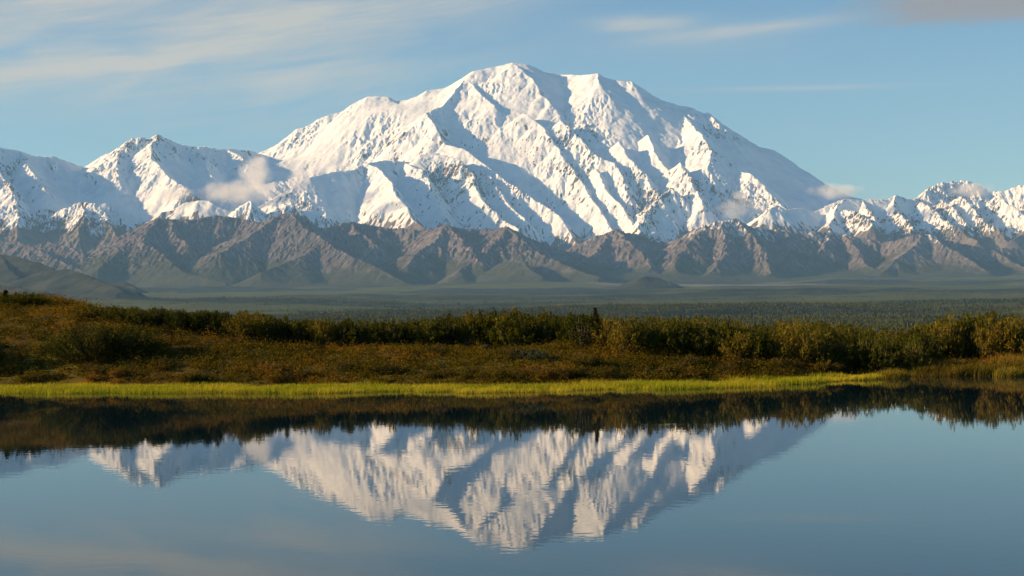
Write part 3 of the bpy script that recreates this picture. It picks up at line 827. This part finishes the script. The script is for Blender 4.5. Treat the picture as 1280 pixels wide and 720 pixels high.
def spruce(label, px, py, h, r, seed, tiers):
    x, d, z = ground(px, py)
    e = bpy.data.objects.new('spruce_tree', None); C.objects.link(e); e.location = (x, d, z - 0.03)
    tag(e, label, 'tree')
    g = np.random.default_rng(seed)
    k = 7
    an = np.arange(k) * 2 * math.pi / k
    lv = [(0, 0.035), (0.5, 0.02), (1.0, 0.004)]
    tv = np.concatenate([np.stack([np.cos(an) * w, np.sin(an) * w, np.full(k, t * h)], -1) for t, w in lv])
    tf = [[i * k + j, i * k + (j + 1) % k, (i + 1) * k + (j + 1) % k, (i + 1) * k + j] for i in range(2) for j in range(k)]
    mesh_from('trunk', tv, tf, bark, {}, True, e)
    P, A, W = [], [], []
    for i in range(tiers):
        t = 0.06 + 0.92 * i / tiers
        rad = r * (1 - t) ** 0.75 * g.uniform(0.6, 1.15) + 0.03
        for a in g.uniform(0, 6.28, 9):
            q = rad * g.uniform(0.6, 1.1)
            for sgm in np.linspace(0.15, 1, 6):
                c = np.array([math.cos(a) * q * sgm, math.sin(a) * q * sgm, t * h - 0.35 * q * sgm + 0.06 * sgm ** 2])
                for _ in range(3):
                    P.append(c + g.normal(0, 0.015, 3))
                    dr = unit(np.array([math.cos(a), math.sin(a), -0.2]) + g.normal(0, 0.5, 3))
                    A.append(dr * 0.05); W.append(unit(np.cross(dr, g.normal(0, 1, 3))) * 0.016)
    v, f = quads(np.array(P), np.array(A), np.array(W))
    mesh_from('crown', v, f, M_SPRUCE, {'tint': np.repeat(g.uniform(0, 1, len(P)), 4)}, False, e)


spruce('slim dark spruce standing out of the willow thicket', 744, 433, 2.0, 0.30, 3, 24)
spruce('tiny spruce tip on the hilltop above the shrub', 7, 381, 0.85, 0.24, 4, 14)

# dwarf birches, low dark shrubs of the lower slope
used_b = set()
BIR = [bush_mesh('dwarf_birch', M_BIRCH, 61 + i, 0.6, 0.6, 0.6, 60, 20, 0.04) for i in range(4)]
for k in range(95):
    p = G.uniform(-40, 1130)
    base = 478 if p < 700 else np.interp(p, [700, 900, 1130], [478, 473, 464])
    q = base - abs(G.normal(0, 7)) if G.uniform() < 0.6 else G.uniform(np.interp(p, [0, 300, 1130], [420, 436, 452]), base)
    if p < 560 and G.uniform() < 0.45: continue
    X, Dd, z = ground(p, q)
    sc = G.uniform(0.55, 1.15)
    place(BIR[int(G.integers(4))], used_b, 'dwarf_birch', (X, Dd, z - 0.04), G.uniform(0, 6.28), (sc * 1.3, sc * 1.1, sc), 'low dark brown dwarf birch on the slope between thicket and sedges', 'shrub', 'dwarf birches on the lower slope')

# ground cover: tiny birch, heath and moss tufts over the whole bank
N = 12000
g = np.random.default_rng(99)
pxs = g.uniform(-160, 1440, N); t = g.uniform(0.01, 1.0, N) ** 0.9
d0 = np.interp(pxs, *SHORE)
Dc = d0 - 0.3 + t * (np.interp(pxs, *CRD) + 6 - d0); Xc = (pxs - 640) / F * Dc
Zc = bank_z(Xc, Dc)
K = 36
rad = g.uniform(0.18, 0.5, N); hh = g.uniform(0.06, 0.22, N) * (1 + 0.8 * (fbm(Xc / 2.5, Dc / 2.5, 611, 2) > 0.15))
off = g.normal(0, 0.5, (N, K, 3)); off[..., 2] = np.abs(off[..., 2]) * 1.4
cen = np.stack([Xc, Dc, Zc - 0.02], -1)[:, None] + off * np.stack([rad, rad, hh], -1)[:, None]
cen = cen.reshape(-1, 3)
ax = unit(g.normal(0, 1, cen.shape) + (0, 0, 0.6)) * g.uniform(0.03, 0.06, (len(cen), 1))
wd = unit(np.cross(ax, g.normal(0, 1, cen.shape))) * 0.028
v, f = quads(cen, ax, wd)
tint = np.repeat(g.uniform(0, 1, N), K) * 0.8 + g.uniform(0, 0.2, N * K)
tag(mesh_from('ground_cover', v, f, M_BIRCH, {'tint': np.repeat(tint, 4)}), 'knee-low rusty heath and moss covering the bank', kind='stuff')


def blades(name, label, X, D, Z, H, mat, seed, lean=0.12, w=0.010):
    g = np.random.default_rng(seed)
    n = len(X)
    a = g.uniform(0, 6.28, n)
    side = np.stack([np.cos(a), np.sin(a), 0 * a], -1) * w
    base = np.stack([X, D, Z], -1)
    bend = np.stack([g.normal(0.25, 0.5, n), g.normal(0, 0.5, n), 0 * a], -1) * lean
    mid = base + np.stack([0 * H, 0 * H, H * 0.6], -1) + bend * 0.35
    tip = base + np.stack([0 * H, 0 * H, H], -1) + bend
    v = np.stack([base - side, base + side, mid + side * 0.7, mid - side * 0.7, tip], 1).reshape(-1, 3)
    i = np.arange(n, dtype=np.int32)[:, None] * 5
    f = np.concatenate([i + np.array([0, 1, 2]), i + np.array([0, 2, 3]), i + np.array([3, 2, 4])])
    tint = np.repeat(g.uniform(0, 1, n), 5)
    return mesh_from(name, v, f, mat, {'tint': tint})


N = 95000
g = np.random.default_rng(123)
pxs = g.uniform(-200, 1128, N)
front = np.interp(pxs, [-200, 0, 300, 640, 800, 950, 1050, 1120, 1130], [71.5, 70.0, 68.4, 66.3, 67.3, 69.1, 72.6, 75.2, 76.8])
back = np.interp(pxs, *SHORE) + 0.1
t = g.beta(1.15, 1.0, N)
front = front + 1.0 * fbm(pxs / 75, 0 * pxs + 3.3, 741, 3) + 0.5
Dg = front + t * (back - front); Xg = (pxs - 640) / F * Dg
dens = fbm(Xg / 1.6, Dg / 0.9, 711, 3)
edge = t + 0.5 * dens
gap = fbm(Xg / 5.0, Dg / 1.1, 717, 3)
keep = (edge > 0.10) & (dens > -0.36) & (gap > -0.34)
Xg, Dg, t, dens = Xg[keep], Dg[keep], t[keep], dens[keep]
Hg = g.uniform(0.10, 0.28, len(Xg)) * (0.9 + 0.8 * dens) * np.interp(Xg / Dg * F + 640, [0, 60, 900, 1100], [0.9, 1, 1, 1.25])
tag(blades('sedge_grass', '', Xg, Dg, np.full(len(Xg), -0.03), Hg, M_SEDGE, 5), 'bright yellow green sedge standing in the shallows along the far shore', kind='stuff')

N = 26000
pxs = g.uniform(1135, 1420, N)
Dg = g.uniform(77.6, 86, N); Xg = (pxs - 640) / F * Dg
Hg = g.uniform(0.25, 0.6, N) * (0.8 + 0.7 * fbm(Xg / 1.5, Dg / 1.5, 731, 3))
keep = fbm(Xg / 2.2, Dg / 2.2, 733, 3) > -0.25
Xg, Dg, Hg = Xg[keep], Dg[keep], Hg[keep]
tag(blades('meadow_grass', '', Xg, Dg, bank_z(Xg, Dg) - 0.03, Hg, M_MEADOW, 6, 0.2), 'tawny grass on the low shore before the rounded thicket', kind='stuff')


def tussock(px, D, r, h, label, group=None, mat=M_SEDGE, n=700):
    X, D, z = at_D(px, D)
    g = np.random.default_rng(int(px * 7))
    a = g.uniform(0, 6.28, n); rr = np.sqrt(g.uniform(0, 1, n)) * r
    x, y = np.cos(a) * rr, np.sin(a) * rr * 0.8
    H = h * g.uniform(0.6, 1.05, n) * (1 - 0.35 * (rr / r) ** 2)
    o = blades('grass_tussock', '', x, y, 0 * x, H, mat, int(px), 0.22)
    o.location = (X, D, max(z, -0.02) - 0.03)
    tag(o, label, 'grass tussock', group)


tussock(1114, 76.4, 0.75, 0.62, 'tall yellow tussock ending the sedge strip at its tip', None, M_STRAW)
tussock(1258, 77.0, 0.7, 0.6, 'brightest yellow tussock on the tawny shore', None, M_STRAW)
for q in (1146, 1163, 1184, 1207, 1226, 1279):
    tussock(q, float(np.interp(q, *SHORE)) + 0.1 + (q % 5) * 0.1, 0.42 + (q % 3) * 0.1, 0.42 + (q % 4) * 0.05, 'tawny tussock hanging over the water before the rounded thicket', 'tussocks on the tawny shore', M_MEADOW, 450)

# ------------------------------------------------------------------ small clouds clinging to the mountains
def cloud(label, px, py, km, w, dep, h, dens, seed, group=None):
    x, y, z = px3(px, py, km * 1000)
    g = np.random.default_rng(seed)
    import bmesh
    bm = bmesh.new(); bmesh.ops.create_icosphere(bm, subdivisions=3, radius=1.0)
    me = bpy.data.meshes.new('cloud'); bm.to_mesh(me); bm.free()
    o = bpy.data.objects.new('cloud', me); C.objects.link(o)
    o.location = (x, y, z); o.scale = (w, dep, h)
    m = bpy.data.materials.new('cloud_vapour'); m.use_nodes = True
    n = m.node_tree; E.nt = n; n.nodes.clear()
    out = n.nodes.new('ShaderNodeOutputMaterial'); vol = n.nodes.new('ShaderNodeVolumePrincipled')
    tcx = n.nodes.new('ShaderNodeTexCoord'); geo = n.nodes.new('ShaderNodeNewGeometry')
    ln = n.nodes.new('ShaderNodeVectorMath'); ln.operation = 'LENGTH'; n.links.new(tcx.outputs['Object'], ln.inputs[0])
    r = E(ln.outputs['Value'])
    k = noise(scaled(geo.outputs['Position'], 1 / 300.0), 1.0, 7, 0.68)
    den = sstep((1.0 - r * r) * 0.9 + (k - 0.5) * 2.2 - 0.25, 0.0, 0.8) * sstep(r, 1.0, 0.8)
    link(den * dens, vol.inputs['Density'])
    vol.inputs['Color'].default_value = (0.99, 0.99, 0.99, 1)
    vol.inputs['Anisotropy'].default_value = 0.25
    n.links.new(vol.outputs[0], out.inputs['Volume'])
    me.materials.append(m)
    tag(o, label, 'cloud', group)


cloud('rounded grey cloud puff standing on a longer cloud before the snowy saddle', 320, 216, 33.0, 440, 440, 480, 0.0030, 1)
cloud('long flat grey cloud bank under the puff at the snowy saddle', 298, 240, 32.8, 1100, 500, 310, 0.0030, 2)
cloud('thin grey wisp drifting on the shaded snow below the rounded left peak', 214, 242, 32.4, 620, 300, 230, 0.0026, 3)
cloud('faint upright wisp of mist beside the puff, over the shaded wall', 374, 226, 32.2, 280, 250, 420, 0.0022, 4)
cloud('flat pinkish cloud lying where the long right ridge of the great peak ends', 1044, 239, 33.6, 720, 400, 210, 0.0032, 5)
cloud('smallest cloud, a round puff against the shaded right face', 924, 244, 33.2, 230, 230, 130, 0.0045, 6)
cloud('cloud cap draped over the rounded right snow dome', 1214, 238, 33.6, 760, 400, 200, 0.0040, 7)
cloud('pale mist filling the hollow under the lit snow spur', 924, 262, 32.4, 620, 350, 290, 0.0016, 8)
